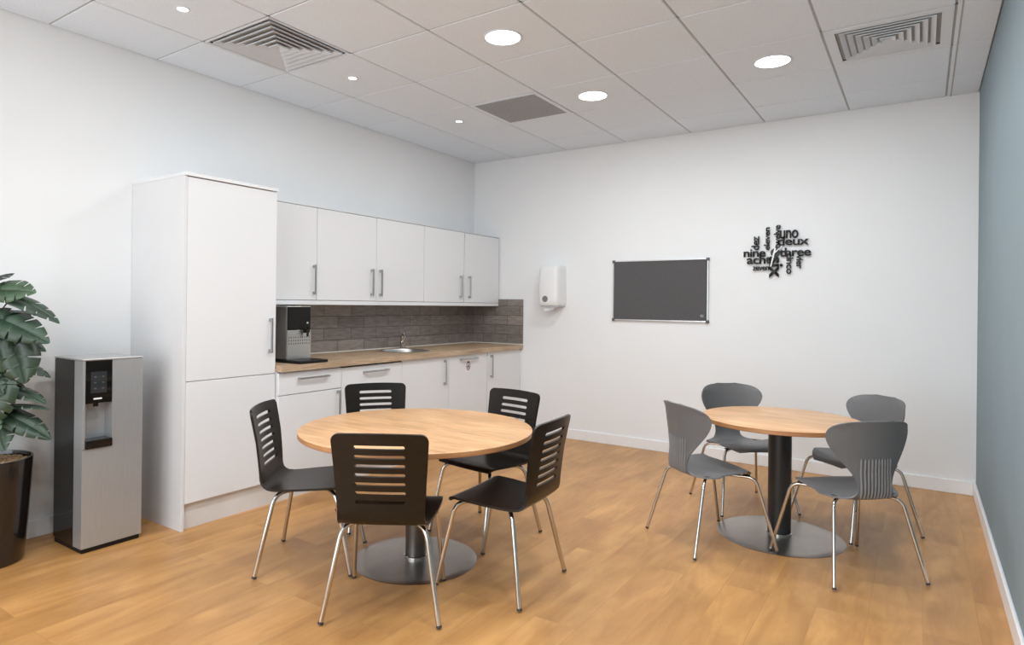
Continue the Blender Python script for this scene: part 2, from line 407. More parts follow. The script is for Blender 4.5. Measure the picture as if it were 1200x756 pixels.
# ---- wall cabinets
UX, UZ0, UZ1 = .33, 1.311, 1.985
seams = [-2.983, -2.448, -1.83, -1.23, -.62, -.0105]
hy = [-2.480, -1.888, -1.790, -.690, -.550]
lab = ['white wall cabinet partly hidden by the tall cabinet, above the coffee machine',
       'white wall cabinet second from the tall cabinet, handle at its right edge',
       'white wall cabinet in the middle of the row, handle at its left edge',
       'white wall cabinet just left of the dark upright gap, fourth from the tall cabinet',
       'white wall cabinet at the far end against the back wall, right of the dark gap']
for k in range(5):
    a, b_ = seams[k] + .0005, seams[k + 1] - .0005
    u = unit('wall_cabinet', lab[k], 'cabinet', .165, (a + b_) / 2, UZ0, 'wall cabinets above the worktop')
    part('carcass', box(B(), .004, UX - .021, a, b_, UZ0, UZ1 + .004), M['carcass'], u)
    part('top_panel', box(B(), .004, UX, a, b_, UZ1 + .0045, UZ1 + .009), M['carcass'], u)
    g1_ = .008 if k == 3 else .0015; g0_ = .002 if k == 4 else .0015
    d1 = part('door', box(B(), UX - .02, UX, a + g0_, b_ - g1_, UZ0 + .002, UZ1 + .0005), M['cab'], u, bevel=.0015)
    if k == 3: part('shadow_strip', box(B(), UX - .0208, UX - .0198, b_ - g1_, b_, UZ0, UZ1), M['shadowgap'], u)
    phandle(d1, 'z', UX, hy[k], 1.461, .108)
o = obj('cabinet_pelmet', box(B(), .0095, UX, -2.983, -.0105, 1.279, 1.3095), M['cab'], bevel=.001)
tag(o, 'long white strip under the row of wall cabinets', 'cabinet trim')

# ---- base units
BX, BZ0, BZ1 = .60, .150, .838
def base_unit(name, label, a, b_, cat='cabinet'):
    u = unit(name, label, cat, .30, (a + b_) / 2, 0, 'base units under the worktop')
    part('carcass', box(B(), .004, BX - .021, a + .0005, b_ - .0005, .150, .730 if -1.6 < (a + b_) / 2 < -1.4 else .846), M['carcass'], u)
    return u
u = base_unit('base_cabinet', 'white base cabinet with a drawer over a door, beside the tall cabinet', -2.983, -2.448)
d1 = part('drawer', box(B(), BX - .02, BX, -2.981, -2.450, .696, BZ1), M['cab'], u, bevel=.0015); phandle(d1, 'y', BX, -2.706, .794, .128)
d1 = part('door', box(B(), BX - .02, BX, -2.981, -2.450, BZ0, .691), M['cab'], u, bevel=.0015); phandle(d1, 'z', BX, -2.485, .575, .108)

def sticker(parent, y, z):
    """oval appliance sticker: ring, triangle with bars"""
    off = Vector((0, 0, 0)); r = parent
    while r is not None: off += Vector(r.location); r = r.parent
    bm = B(); n = 32; a, b_ = .031, .042; x = BX
    O_ = []
    for s in (1., .80):
        O_.append([bm.verts.new((x + .0008, y + a * s * math.cos(2 * PI * k / n), z - .006 + b_ * s * math.sin(2 * PI * k / n))) for k in range(n)])
    P_ = [[bm.verts.new(v.co - Vector((.0006, 0, 0))) for v in ring] for ring in O_]
    for k in range(n):
        j = (k + 1) % n
        bm.faces.new((O_[0][k], O_[0][j], O_[1][j], O_[1][k])); bm.faces.new((P_[0][k], P_[0][j], O_[0][j], O_[0][k])); bm.faces.new((O_[1][k], O_[1][j], P_[1][j], P_[1][k]))
    for pts in ([(-.018, .016), (.018, .016), (0, .044)], ):
        va = [bm.verts.new((x + .0012, y + p, z + q)) for p, q in pts]; vb = [bm.verts.new((x + .0002, y + p, z + q)) for p, q in pts]
        bm.faces.new(va)
        for k in range(3): bm.faces.new((va[k], va[(k + 1) % 3], vb[(k + 1) % 3], vb[k]))
    for p in (-.012, 0, .012): box(bm, x + .0002, x + .001, y + p - .003, y + p + .003, z - .032, z + .006)
    box(bm, x + .0002, x + .0011, y - .020, y + .020, z - .014, z - .008)
    bmesh.ops.translate(bm, verts=bm.verts, vec=-off)
    s = obj('emblem', bm, M['stick_dark'], parent)
    bm = B(); box(bm, x + .00005, x + .0002, y - .044, y + .044, z - .062, z + .050); bmesh.ops.translate(bm, verts=bm.verts, vec=-off)
    obj('sticker', bm, M['stick_pink'], parent)

u = base_unit('dishwasher', 'white panelled dishwasher with a horizontal handle and dark emblem, left of the sink', -2.448, -1.812, 'dishwasher')
d1 = part('front_panel', box(B(), BX - .02, BX + .002, -2.446, -1.814, BZ0, .834), M['cab'], u, bevel=.0015); phandle(d1, 'y', BX + .002, -2.112, .790, .128)
sticker(d1, -2.115, .742)
part('door_gap', box(B(), BX - .022, BX - .004, -2.446, -1.814, .8345, .846), M['shadowgap'], u)
u = base_unit('base_cabinet', 'white base cabinet under the sink, handle at its right edge', -1.812, -1.204)
d1 = part('door', box(B(), BX - .02, BX, -1.810, -1.206, BZ0, BZ1 + .006), M['cab'], u, bevel=.0015); phandle(d1, 'z', BX, -1.270, .709, .108)
u = base_unit('integrated_fridge', 'white panelled fridge with a short horizontal handle and dark oval emblem', -1.204, -.608, 'fridge')
d1 = part('front_panel', box(B(), BX - .02, BX, -1.202, -.612, BZ0, BZ1 + .006), M['cab'], u, bevel=.0015); phandle(d1, 'y', BX, -.919, .804, .128)
sticker(d1, -.915, .745)
u = base_unit('base_cabinet', 'white base cabinet at the far end by the back wall, handle at its left edge', -.608, -.004)
d1 = part('door', box(B(), BX - .02, BX, -.602, -.006, BZ0, BZ1 + .006), M['cab'], u, bevel=.0015); phandle(d1, 'z', BX, -.551, .708, .108)
o = obj('kitchen_plinth', box(B(), BX - .075, BX - .06, -2.985, -.003, 0, .148), M['plinth']); tag(o, 'long pale plinth board along the floor under the base cabinets', 'plinth')

# worktop with a round hole for the bowl
WZ0, WZ1, SX, SY, SR = .848, .888, .300, -1.450, .195
bm = B(); n = 48
def ring_pts(z): return [bm.verts.new((SX + SR * math.cos(2 * PI * k / n), SY + SR * math.sin(2 * PI * k / n), z)) for k in range(n)]
X0, X1, Y0, Y1 = .004, .630, -2.983, -.003
def sq_pts(z):
    out = []
    for k in range(n):
        c_, s_ = math.cos(2 * PI * k / n), math.sin(2 * PI * k / n); m_ = max(abs(c_), abs(s_)); out.append(bm.verts.new((SX + .29 * c_ / m_, SY + .29 * s_ / m_, z)))
    return out
tr, ts, br_, bs = ring_pts(WZ1), sq_pts(WZ1), ring_pts(WZ0), sq_pts(WZ0)
for k in range(n):
    j = (k + 1) % n
    bm.faces.new((tr[k], tr[j], ts[j], ts[k])); bm.faces.new((br_[k], bs[k], bs[j], br_[j])); bm.faces.new((tr[k], br_[k], br_[j], tr[j]))
    
def slab(a, b_, c_, d, sides):
    V = {}
    for z in (WZ0, WZ1):
        V[z] = [bm.verts.new(p) for p in ((a, c_, z), (b_, c_, z), (b_, d, z), (a, d, z))]
        bm.faces.new(V[z])
    for q in sides: bm.faces.new((V[WZ0][q], V[WZ0][(q + 1) % 4], V[WZ1][(q + 1) % 4], V[WZ1][q]))
slab(X0, X1, Y0, SY - .29, (0, 1, 3)); slab(X0, X1, SY + .29, Y1, (1, 2, 3))
slab(X0, SX - .29, SY - .29, SY + .29, (3,)); slab(SX + .29, X1, SY - .29, SY + .29, (1,))
bmesh.ops.remove_doubles(bm, verts=bm.verts, dist=.0004)
o = obj('worktop', bm, M['worktop']); tag(o, 'long light oak worktop running along the left wall to the back wall', 'worktop')

# backsplash
t = thing('backsplash', 'long brown grey brick tile splashback under the wall cabinets', 'splashback')
obj('tiling', box(B(), .0005, .009, -2.983, -.0005, .8895, 1.2785), M['splash'], t)
obj('sealant', box(B(), .009, .017, -2.983, -.018, .8885, .8965), M['sealant'], t, bevel=.002)
t = thing('backsplash', 'short brown grey brick tile splashback on the back wall at the worktop end', 'splashback')
obj('tiling', box(B(), .0095, .632, -.009, -.0005, .8895, 1.352), M['splash'], t)
obj('sealant', box(B(), .0175, .634, -.018, -.0092, .8885, .8965), M['sealant'], t, bevel=.002)
obj('edge_trim', box(B(), .632, .636, -.010, -.0005, .8895, 1.352), M['ring'], t)

# sink + tap
t = thing('sink', 'round stainless steel sink set into the oak worktop', 'sink', (SX, SY, WZ1 + .0004))
obj('rim', lathe(B(), [(.192, .0), (.222, .0), (.223, .002), (.218, .004), (.192, .003)], 64, cap=False), M['steel'], t, smooth=True)
obj('bowl', lathe(B(), [(.192, .003), (.188, -.01), (.182, -.11), (.15, -.140), (.04, -.146), (0, -.147), (0, -.149), (.152, -.143), (.185, -.112), (.1915, -.01), (.1925, .0)], 64, cap=False), M['steel'], t, smooth=True)
obj('drain', lathe(B(), [(0, -.1455), (.035, -.1455), (.038, -.143), (.034, -.141), (0, -.142)], 32), M['chrome'], t, smooth=True)
t = thing('tap', 'small chrome mixer tap standing behind the round sink', 'tap', (.085, -1.222, WZ1), -.9)
obj('body', lathe(B(), [(.032, 0), (.032, .006), (.025, .012), (.024, .075), (.026, .080), (.026, .110), (.019, .118), (0, .120)], 32), M['chrome'], t, smooth=True)
obj('spout', tube(B(), fillet([(.012, 0, .055), (.06, 0, .080), (.115, 0, .074), (.117, 0, .058)], .02), .013), M['chrome'], t, smooth=True)
obj('lever', tube(B(), fillet([(0, 0, .110), (0, 0, .124), (.035, .012, .134)], .012), [.010] * 9 + [.006]), M['chrome'], t, smooth=True)

# ---- coffee / hot-water machine
t = unit('coffee_machine', 'steel hot drinks machine with black glass front, on the worktop beside the tall cabinet', 'drinks machine', .30, -2.716, WZ1)
MX, A0, A1, Z0, Z1 = .470, -2.818, -2.615, .908, 1.268
part('body', box(B(), .06, MX - .006, A0, A1, Z0, Z1), M['steel'], t, bevel=.003)
part('front_plate', box(B(), MX - .005, MX, A0 + .001, A1 - .001, Z0, 1.105), M['steel'], t, bevel=.001)
f = part('glass_panel', box(B(), MX - .005, MX + .001, A0 + .003, A1 - .006, 1.1055, Z1 - .004), M['satin_black'], t, bevel=.001)
part('indicator', box(B(), MX + .0012, MX + .004, A1 - .040, A1 - .026, 1.148, 1.160), M['icon'], f, bevel=.001)
bm = B()
for r_ in range(3):
    for k in range(10):
        yy = A0 + .016 + k * (A1 - A0 - .032) / 9; zz = 1.056 - r_ * .021
        box(bm, MX + .0002, MX + .0008, yy - .0030, yy + .0030, zz - .0045, zz + .0045)
part('vent_holes', bm, M['shadowgap'], t)
bm = B(); tube(bm, [(MX, A1 - .055, 1.100), (MX + .035, A1 - .055, 1.100)], .016); tube(bm, [(MX + .030, A1 - .055, 1.102), (MX + .030, A1 - .055, 1.062)], .008)
tube(bm, [(MX + .03, A1 - .055, 1.11), (MX + .042, A1 - .055, 1.135)], .006)
part('dispensing_tap', bm, M['satin_black'], t, smooth=True)
bm = B(); box(bm, MX + .0005, MX + .004, A0 + .075, A1 - .070, 1.078, 1.086)
part('name_badge', bm, M['handle'], t, bevel=.001)
part('drip_tray', box(B(), .05, .628, A0 - .020, A1 + .018, WZ1 + .001, .9075), M['satin_black'], t, bevel=.004)

# ---- water cooler
t = unit('water_cooler', 'silver and black freestanding water cooler between the plant and tall cabinet', 'water cooler', .32, -3.93)
FX, Y0, Y1, SXB = .475, -4.085, -3.782, .385
part('plinth', box(B(), .160, FX - .008, Y0 + .006, Y1 - .006, 0, .03), M['satin_black'], t, bevel=.003)
part('casing', box(B(), .155, SXB, Y0, Y1, .03, .982), M['gloss_black'], t, bevel=.004)
part('top_cover', box(B(), .150, FX, Y0 - .001, Y1 + .001, .9825, .992), M['cool_frame'], t, bevel=.003)
PA, PB = -4.072, -3.940           # dispenser column in Y
bm = B(); box(bm, SXB + .0005, FX, Y0, Y1, .026, .530); box(bm, SXB + .0005, FX, PB, Y1, .5298, .982); box(bm, SXB + .0005, FX, Y0, PA, .532, .982); box(bm, SXB + .0005, FX - .075, PA + .0005, PB - .0005, .532, .760)
part('front_housing', bm, M['cool_front'], t)
part('panel_seam', box(B(), FX - .001, FX + .0004, Y0 + .0005, PB, .5295, .5318), M['corner'], t)
p_ = part('control_panel', box(B(), SXB + .001, FX - .001, PA + .0008, PB - .0008, .7625, .982), M['gloss_black'], t, bevel=.002)
part('display', box(B(), FX - .0008, FX + .0006, PA + .026, PB - .028, .815, .925), M['display'], p_)
bm = B()
for r_ in range(3):
    for k in range(2): part('button', box(B(), FX + .0008, FX + .0014, PA + .042 + k * .038, PA + .052 + k * .038, .835 + r_ * .030, .842 + r_ * .030), M['corner'], p_)
part('panel_glint', box(B(), FX - .0008, FX + .0012, PA + .040, PB - .052, .782, .790), M['white'], p_)  # white strip standing in for a glint low on the panel
part('nozzle', tube(B(), [(FX - .035, (PA + PB) / 2, .762), (FX - .035, (PA + PB) / 2, .742)], .012), M['satin_black'], t, smooth=True)
part('drip_tray', box(B(), FX - .074, FX + .012, PA + .001, PB - .001, .5325, .575), M['gloss_black'], t, bevel=.004)

# ------------------------------------------------------------------ wall fittings
t = thing('paper_towel_dispenser', 'white plastic paper towel dispenser mounted on the back wall', 'dispenser', (1.0, -.001, 1.29))
bm = B(); prof = []
hw, dp = .112, .185
for k in range(13):
    a = k / 12 * PI
    prof.append((-hw * math.copysign(abs(math.cos(a)) ** .32, math.cos(a)), -.03 - (dp - .03) * abs(math.sin(a)) ** .32))
prof = [(-hw, 0)] + prof + [(hw, 0)]
rings = []
for z, s in ((0, .93), (.012, .985), (.05, 1), (.34, .96), (.372, .93), (.385, .86)):
    rings.append([bm.verts.new((x * s, y * (s if y < -.03 else 1), z)) for x, y in prof])
for a, b_ in zip(rings, rings[1:]):
    for k in range(len(prof)): bm.faces.new((a[k], a[(k + 1) % len(prof)], b_[(k + 1) % len(prof)], b_[k]))
bm.faces.new(rings[0]); bm.faces.new(rings[-1])
obj('housing', bm, M['plastic'], t, smooth=True)
bm = B(); tube(bm, [(0, -.160, .065), (0, -.1865, .065)], .030, 28); bmesh.ops.translate(bm, verts=bm.verts, vec=(-.022, 0, 0))
obj('level_window', bm, M['window_grey'], t, smooth=True)
bm = B(); box(bm, -.085, .085, -.150, -.03, -.014, -.001)
obj('outlet_base', bm, M['ring'], t, bevel=.004)
bm = B()
vs = [(-.06, -.13, -.012), (.055, -.12, -.012), (.035, -.125, -.040), (-.045, -.15, -.052)]
a = [bm.verts.new(v) for v in vs]; b_ = [bm.verts.new((v[0], v[1] + .004, v[2])) for v in vs]
bm.faces.new(a); bm.faces.new(b_[::-1])
for k in range(4): bm.faces.new((a[k], a[(k + 1) % 4], b_[(k + 1) % 4], b_[k]))
obj('paper_sheet', bm, M['tissue'], t)

t = thing('notice_board', 'charcoal felt notice board in an aluminium frame on the back wall', 'notice board', (2.037, -.001, 1.436))
w, h = .434, .275
obj('felt_panel', box(B(), -w + .008, w - .008, -.014, -.002, -h + .008, h - .008), M['felt'], t)
bm = B()
for a, b_, c_, d in ((-w, w, h - .010, h), (-w, w, -h, -h + .012), (-w, -w + .010, -h + .012, h - .010), (w - .010, w, -h + .012, h - .010)): box(bm, a, b_, -.020, -.001, c_, d)
obj('frame', bm, M['alu'], t, bevel=.002)
for sx in (-1, 1):
    for sz in (-1, 1):
        cx_, cz_ = sx * (w - .007), sz * (h - .007)
        obj('corner_cap', box(B(), cx_ - .013, cx_ + .013, -.0225, -.0005, cz_ - .013, cz_ + .013), M['corner'], t, bevel=.004)
bm = B(); cx_, cz_ = w - .050, -h + .055
box(bm, cx_ - .014, cx_ - .009, -.0146, -.0141, cz_ - .010, cz_ + .010)
for q in (-.0085, 0, .0085): box(bm, cx_ - .009, cx_ + .012, -.0146, -.0141, cz_ + q - .0018, cz_ + q + .0018)
obj('corner_mark', bm, M['grille'], t)

# word clock
t = thing('word_clock', 'black wall clock made of number words in many languages, white hands', 'wall clock', (2.996, -.001, 1.739))
def word(txt, zx0, zx1, zy0, zy1, rot=0, bold=.014):
    """letters fitted to a rectangle given in millimetre-like units round the clock centre"""
    k = .000756
    X0_, X1_ = (zx0 - 405) * k, (zx1 - 405) * k; Z1_, Z0_ = -(zy0 - 385) * k, -(zy1 - 385) * k
    cu = bpy.data.curves.new('number_word', 'FONT'); cu.body = txt; cu.offset = bold; cu.extrude = .0; cu.resolution_u = 3; cu.space_character = .92
    ob = bpy.data.objects.new('tmp_word', cu); col.objects.link(ob)
    dg = bpy.context.evaluated_depsgraph_get(); dg.update()
    me = bpy.data.meshes.new_from_object(ob.evaluated_get(dg)); bpy.data.objects.remove(ob, do_unlink=True)
    bm = B(); bm.from_mesh(me); bpy.data.meshes.remove(me)
    bmesh.ops.remove_doubles(bm, verts=bm.verts, dist=1e-5)
    if rot: bmesh.ops.rotate(bm, verts=bm.verts, cent=(0, 0, 0), matrix=Matrix.Rotation(rot, 3, 'Z'))
    xs_ = [v.co.x for v in bm.verts]; ys_ = [v.co.y for v in bm.verts]
    ax, bx, ay, by = min(xs_), max(xs_), min(ys_), max(ys_)
    for v in bm.verts:
        v.co = Vector((X0_ + (v.co.x - ax) / (bx - ax) * (X1_ - X0_), -.022, Z0_ + (v.co.y - ay) / (by - ay) * (Z1_ - Z0_)))
    r = bmesh.ops.extrude_face_region(bm, geom=bm.faces[:])
    bmesh.ops.translate(bm, verts=[e for e in r['geom'] if isinstance(e, bmesh.types.BMVert)], vec=(0, .012, 0))
    return obj('number_word', bm, M['clock'], t)
word('uno', 450, 628, 150, 238)
word('deux', 425, 728, 222, 312)
word('three', 445, 748, 338, 430)
word('nine', 86, 310, 340, 425)
word('acht', 120, 365, 408, 502)
word('zeven', 180, 345, 528, 572)
word('dez', 165, 245, 200, 352, PI / 2)
word('eleven', 292, 350, 110, 355, PI / 2)
word('twelve', 390, 455, 92, 345, PI / 2)
word('cinco', 515, 580, 395, 615, -PI / 2)
word('vier', 610, 672, 415, 560, -PI / 2)
word('six', 345, 480, 425, 655, -PI / 2, .022)
obj('dial_hub', (lambda b: (bmesh.ops.rotate(b, verts=b.verts, cent=(0, 0, 0), matrix=Matrix.Rotation(PI / 2, 3, 'X')), b)[1])(lathe(B(), [(0, 0), (.034, 0), (.034, .021), (0, .021)], 40)), M['clock'], t)
def hand(name, a, b_, w0, y):
    k = .000756; A = Vector(((a[0] - 405) * k, y, -(a[1] - 385) * k)); E_ = Vector(((b_[0] - 405) * k, y, -(b_[1] - 385) * k))
    d = (E_ - A).normalized(); nrm = Vector((d.z, 0, -d.x)); bm = B()
    V = [A - nrm * w0, A + nrm * w0, E_ + nrm * w0 * .7, E_ - nrm * w0 * .7]
    p = [bm.verts.new(v) for v in V]; q = [bm.verts.new(v - Vector((0, .0015, 0))) for v in V]
    bm.faces.new(p); bm.faces.new(q[::-1])
    for i_ in range(4): bm.faces.new((p[i_], p[(i_ + 1) % 4], q[(i_ + 1) % 4], q[i_]))
    obj(name, bm, M['white'], t)
hand('minute_hand', (408, 335), (364, 535), .0065, -.027)
hand('hour_hand', (385, 405), (475, 318), .0045, -.030)

# ------------------------------------------------------------------ round tables
def round_table(x, y, r, rb, zt, label, colmat, rc, collar):
    t = thing('round_table', label, 'table', (x, y, 0))
    obj('base_plate', lathe(B(), [(0, 0), (rb - .001, 0), (rb, .0012), (rb - .003, .0026), (rb - .05, .0034), (rc + .03, .012), (0, .012)], 96), M['base_steel'], t, smooth=True)
    obj('column', lathe(B(), [(rc, .0125), (rc, zt - .036)], 48), colmat, t, smooth=True)
    if collar: obj('collar', lathe(B(), [(rc + .001, .0125), (rc + .006, .0125), (rc + .006, .022), (rc + .001, .024)], 48, cap=False), M['chrome'], t, smooth=True)
    obj('support_plate', lathe(B(), [(0, zt - .0355), (.16, zt - .0355), (.16, zt - .0265), (0, zt - .0265)], 48), M['satin_black'], t)
    bm = lathe(B(), [(0, zt - .026), (r - .003, zt - .026), (r, zt - .023), (r, zt - .003)], 128, mi=1, cap=False)
    lathe(bm, [(r, zt - .003), (r - .002, zt - .0005), (r - .004, zt), (0, zt)], 128, mi=0, cap=False)
    bmesh.ops.remove_doubles(bm, verts=bm.verts, dist=1e-5)
    obj('tabletop', bm, [M['tabletop'], M['tableedge']], t, smooth=True)
round_table(1.868, -3.118, .585, .312, .667, 'larger round beech topped table surrounded by black chairs', M['dark_steel'], .052, True)
round_table(3.318, -1.650, .420, .333, .667, 'smaller round beech topped table surrounded by grey chairs', M['black_col'], .061, True)

# ------------------------------------------------------------------ chair shells
def lerp_tab(tab, s):
    for (a, *va), (b_, *vb) in zip(tab, tab[1:]):
        if s <= b_:
            t_ = (s - a) / (b_ - a) if b_ > a else 0
            return [p + (q - p) * t_ for p, q in zip(va, vb)]
    return list(tab[-1][1:])

def catmull(P, n=4):
    out = []
    for i_ in range(len(P) - 1):
        p0, p1, p2, p3 = P[max(i_ - 1, 0)], P[i_], P[i_ + 1], P[min(i_ + 2, len(P) - 1)]
        for k in range(n):
            t_ = k / n
            out.append(tuple(.5 * (2 * b_ + (c_ - a) * t_ + (2 * a - 5 * b_ + 4 * c_ - d) * t_ ** 2 + (3 * b_ - a - 3 * c_ + d) * t_ ** 3) for a, b_, c_, d in zip(p0, p1, p2, p3)))
    out.append(tuple(P[-1])); return out

def shell(grid, thick, tris):
    """grid[i][j] = Vector; tris(i,j) -> None keep quad, 'x' drop, or corner index to keep. returns builder(rows a..b)"""
    nr, nc = len(grid), len(grid[0])
    N = [[None] * nc for _ in range(nr)]
    for i_ in range(nr):
        for j in range(nc):
            du = grid[min(i_ + 1, nr - 1)][j] - grid[max(i_ - 1, 0)][j]; dv = grid[i_][min(j + 1, nc - 1)] - grid[i_][max(j - 1, 0)]
            n_ = du.cross(dv); N[i_][j] = n_.normalized() if n_.length > 1e-9 else Vector((0, 0, 1))
    def build(a, b_):
        bm = B(); F = {}; K = {}
        faces = []
        for i_ in range(a, b_):
            for j in range(nc - 1):
                m_ = tris(i_, j); q = [(i_, j), (i_, j + 1), (i_ + 1, j + 1), (i_ + 1, j)]
                if m_ == 'x': continue
                if m_ is not None: q = [q[(m_ - 1) % 4], q[m_], q[(m_ + 1) % 4]]
                faces.append(q)
        def gv(D, key, s):
            if key not in D: D[key] = bm.verts.new(grid[key[0]][key[1]] + N[key[0]][key[1]] * s)
            return D[key]
        E_ = {}
        for q in faces:
            bm.faces.new([gv(F, k, thick / 2) for k in q]); bm.faces.new([gv(K, k, -thick / 2) for k in reversed(q)])
            for m_ in range(len(q)):
                e = (q[m_], q[(m_ + 1) % len(q)])
                if (e[1], e[0]) in E_: del E_[(e[1], e[0])]
                else: E_[e] = 1
        for p, q in E_: bm.faces.new((F[p], K[p], K[q], F[q]))
        return bm
    return build

# ---- black plywood chair
def black_chair_shell():
    zt, rc = .778, .030
    # rows: (y, z, halfwidth, lateral curve)
    seat = [(.166, .396, .190, 0), (.163, .405, .198, 0), (.152, .413, .208, 0), (.130, .417, .2135, 0), (.06, .413, .2135, 0), (-.03, .407, .207, 0), (-.10, .402, .197, 0), (-.150, .400, .188, .0), (-.180, .404, .182, 0), (-.198, .413, .179, .001), (-.211, .427, .177, .002), (-.219, .445, .176, .004), (-.224, .466, .176, .007)]
    rows = list(seat)
    zc = [.502 + .0375 * k for k in range(7)]
    zz = []
    for z in zc: zz += [z - .0075, z, z + .0075]
    full = []
    prev = .466
    for z in zz + [.742, .752, .760, .767, .772, .776, .778]:
        if z - prev > .02: full.append((z + prev) / 2)
        full.append(z); prev = z
    for z in full:
        t_ = (z - .466) / (.778 - .466)
        w_ = .176 + .020 * t_
        if z > zt - rc: w_ = w_ - rc + math.sqrt(max(0, rc * rc - (z - zt + rc) ** 2))
        rows.append((-.224 - .058 * t_ ** 1.15, z, w_, .007 + .009 * min(1, t_ * 2)))
    inner = [-.103, -.0965, -.05, 0, .05, .0965, .103]
    grid = []
    for (y, z, w_, c_) in rows:
        us = [-w_ + (w_ - .103) * k / 4 for k in range(4)] + inner + [.103 + (w_ - .103) * k / 4 for k in range(1, 5)]
        rowp = []
        for u_ in us:
            q = (u_ / .196) ** 2
            arch = .006 * (1 - q) * max(0, (z - .70) / .078) if z > .70 else 0
            dish = -.004 * (1 - q) if z < .43 else 0
            rowp.append(Vector((u_, y + c_ * q * 1.3, z + arch + dish)))
        grid.append(rowp)
    zr = [r[1] for r in rows]; j0 = 4
    def tris(i_, j):
        if i_ < len(seat): return None
        for z in zc:
            low = abs(zr[i_] - (z - .0075)) < 1e-6; up = abs(zr[i_] - z) < 1e-6
            if low or up:
                if j0 + 1 <= j <= j0 + 4: return 'x'
                if j == j0: return 0 if low else 3
                if j == j0 + 5: return 1 if low else 2
        return None
    return shell(grid, .011, tris), len(rows) - 1, 10
def leg_path(sx, sy, foot, top, hub, bend_r, out):
    fx, fy = foot; tx, ty, tz = top
    return fillet([(hub[0] * sx, hub[1], hub[2]), (tx * sx, ty, tz), (fx * sx, fy, .0088)], bend_r, 9)

def make_chair(name, label, kind, group):
    t = thing(name, label, 'chair', (0, 0, 0), 0, group)
    if kind == 'black':
        b, n, split = black_chair_shell(); m = M['black_ply']
        obj('seat', b(0, split), m, t, smooth=True); obj('backrest', b(split, n), m, t, smooth=True)
        feet = ((.211, .221), (.238, -.221)); tops = ((.180, .140, .388), (.172, -.148, .380)); hubs = ((.055, .035, .388), (.055, -.045, .383)); r = .0105; br = .055
        zs = .392
    else:
        P = [  # y, z, halfwidth, wrap, dish
            (.182, .385, .110, .000, .000), (.180, .397, .145, -.02, .002), (.168, .409, .172, -.03, .004), (.135, .416, .196, -.02, .006), (.07, .415, .212, 0, .009),
            (-.01, .409, .213, 0, .012), (-.08, .402, .205, .00, .012), (-.130, .398, .180, .004, .010), (-.168, .398, .140, .006, .006), (-.190, .407, .108, .008, .003),
            (-.200, .427, .090, .008, .0), (-.203, .455, .086, .010, .0), (-.203, .490, .094, .016, .0), (-.202, .530, .118, .028, 0), (-.203, .575, .153, .045, 0),
            (-.206, .620, .186, .062, 0), (-.211, .660, .207, .075, 0), (-.216, .695, .214, .080, 0), (-.221, .725, .204, .074, 0), (-.225, .7475, .180, .052, 0), (-.228, .762, .136, .027, 0), (-.229, .770, .066, .006, 0)]
        P = catmull(P, 3); nc = 21; grid = []
        for y, z, w_, wr, di in P:
            rowp = []
            for j in range(nc):
                q = -1 + 2 * j / (nc - 1); q = math.sin(q * PI / 2) * .35 + q * .65
                rowp.append(Vector((w_ * q, y + wr * q * q, z - di * (1 - q * q) + (.010 * q * q if -.06 < y < .12 and z < .43 else 0))))
            grid.append(rowp)
        b = shell(grid, .007, lambda i_, j: None); n = len(P) - 1; split = 30; m = M['grey_poly']
        obj('seat', b(0, split), m, t, smooth=True); obj('backrest', b(split, n), m, t, smooth=True)
        # raised vertical ribs on the rear of the lower back
        bm = B()
        for k in range(10):
            u_ = (-.5 + k / 9) * .148
            path = []
            for i_ in range(26, 47):
                y, z, w_, wr, di = P[i_]
                if z > .602 or (z < .405 and y > -.17): continue
                q = u_ / w_
                path.append((u_, y + wr * q * q - .0060, z - (.003 if z < .42 else 0)))
            tube(bm, path, [.002] + [.0052] * (len(path) - 2) + [.002], 8)
        obj('back_ribs', bm, M['grey_rib'], t, smooth=True)
        feet = ((.252, .242), (.239, -.242)); tops = ((.192, .150, .388), (.178, -.150, .380)); hubs = ((.07, .040, .384), (.06, -.05, .380)); r = .0085; br = .045
        zs = .384
    for (f_, tp, hb) in zip(feet, tops, hubs):
        for sx in (-1, 1):
            l = obj('leg', tube(B(), leg_path(sx, 0, f_, tp, hb, br, 0), r, 14), M['chrome'], t, smooth=True)
            tx, ty, tz = tp; fx, fy = f_
            d = Vector(((fx - tx) * sx, fy - ty, -tz)).normalized(); e = Vector((fx * sx, fy, .0088))
            obj('foot_cap', tube(B(), [e - d * .007, e + d * .0025], r + .0006, 14), M['rubber'], l, smooth=True)
    bm = B(); box(bm, -.085, .085, -.065, .055, zs - .010, zs + (.006 if kind == 'black' else .000))
    obj('mounting_plate', bm, M['satin_black'] if kind == 'grey' else M['dark_steel'], t, bevel=.003)
    if kind == 'grey':
        for sx in (-1, 1):
            bm = B()
            for sy in (-.12, .12): box(bm, sx * .160 - .014, sx * .160 + .014, sy - .014, sy + .014, .392, .400)
            obj('leg_bracket', bm, M['satin_black'], t, bevel=.002)
    return t

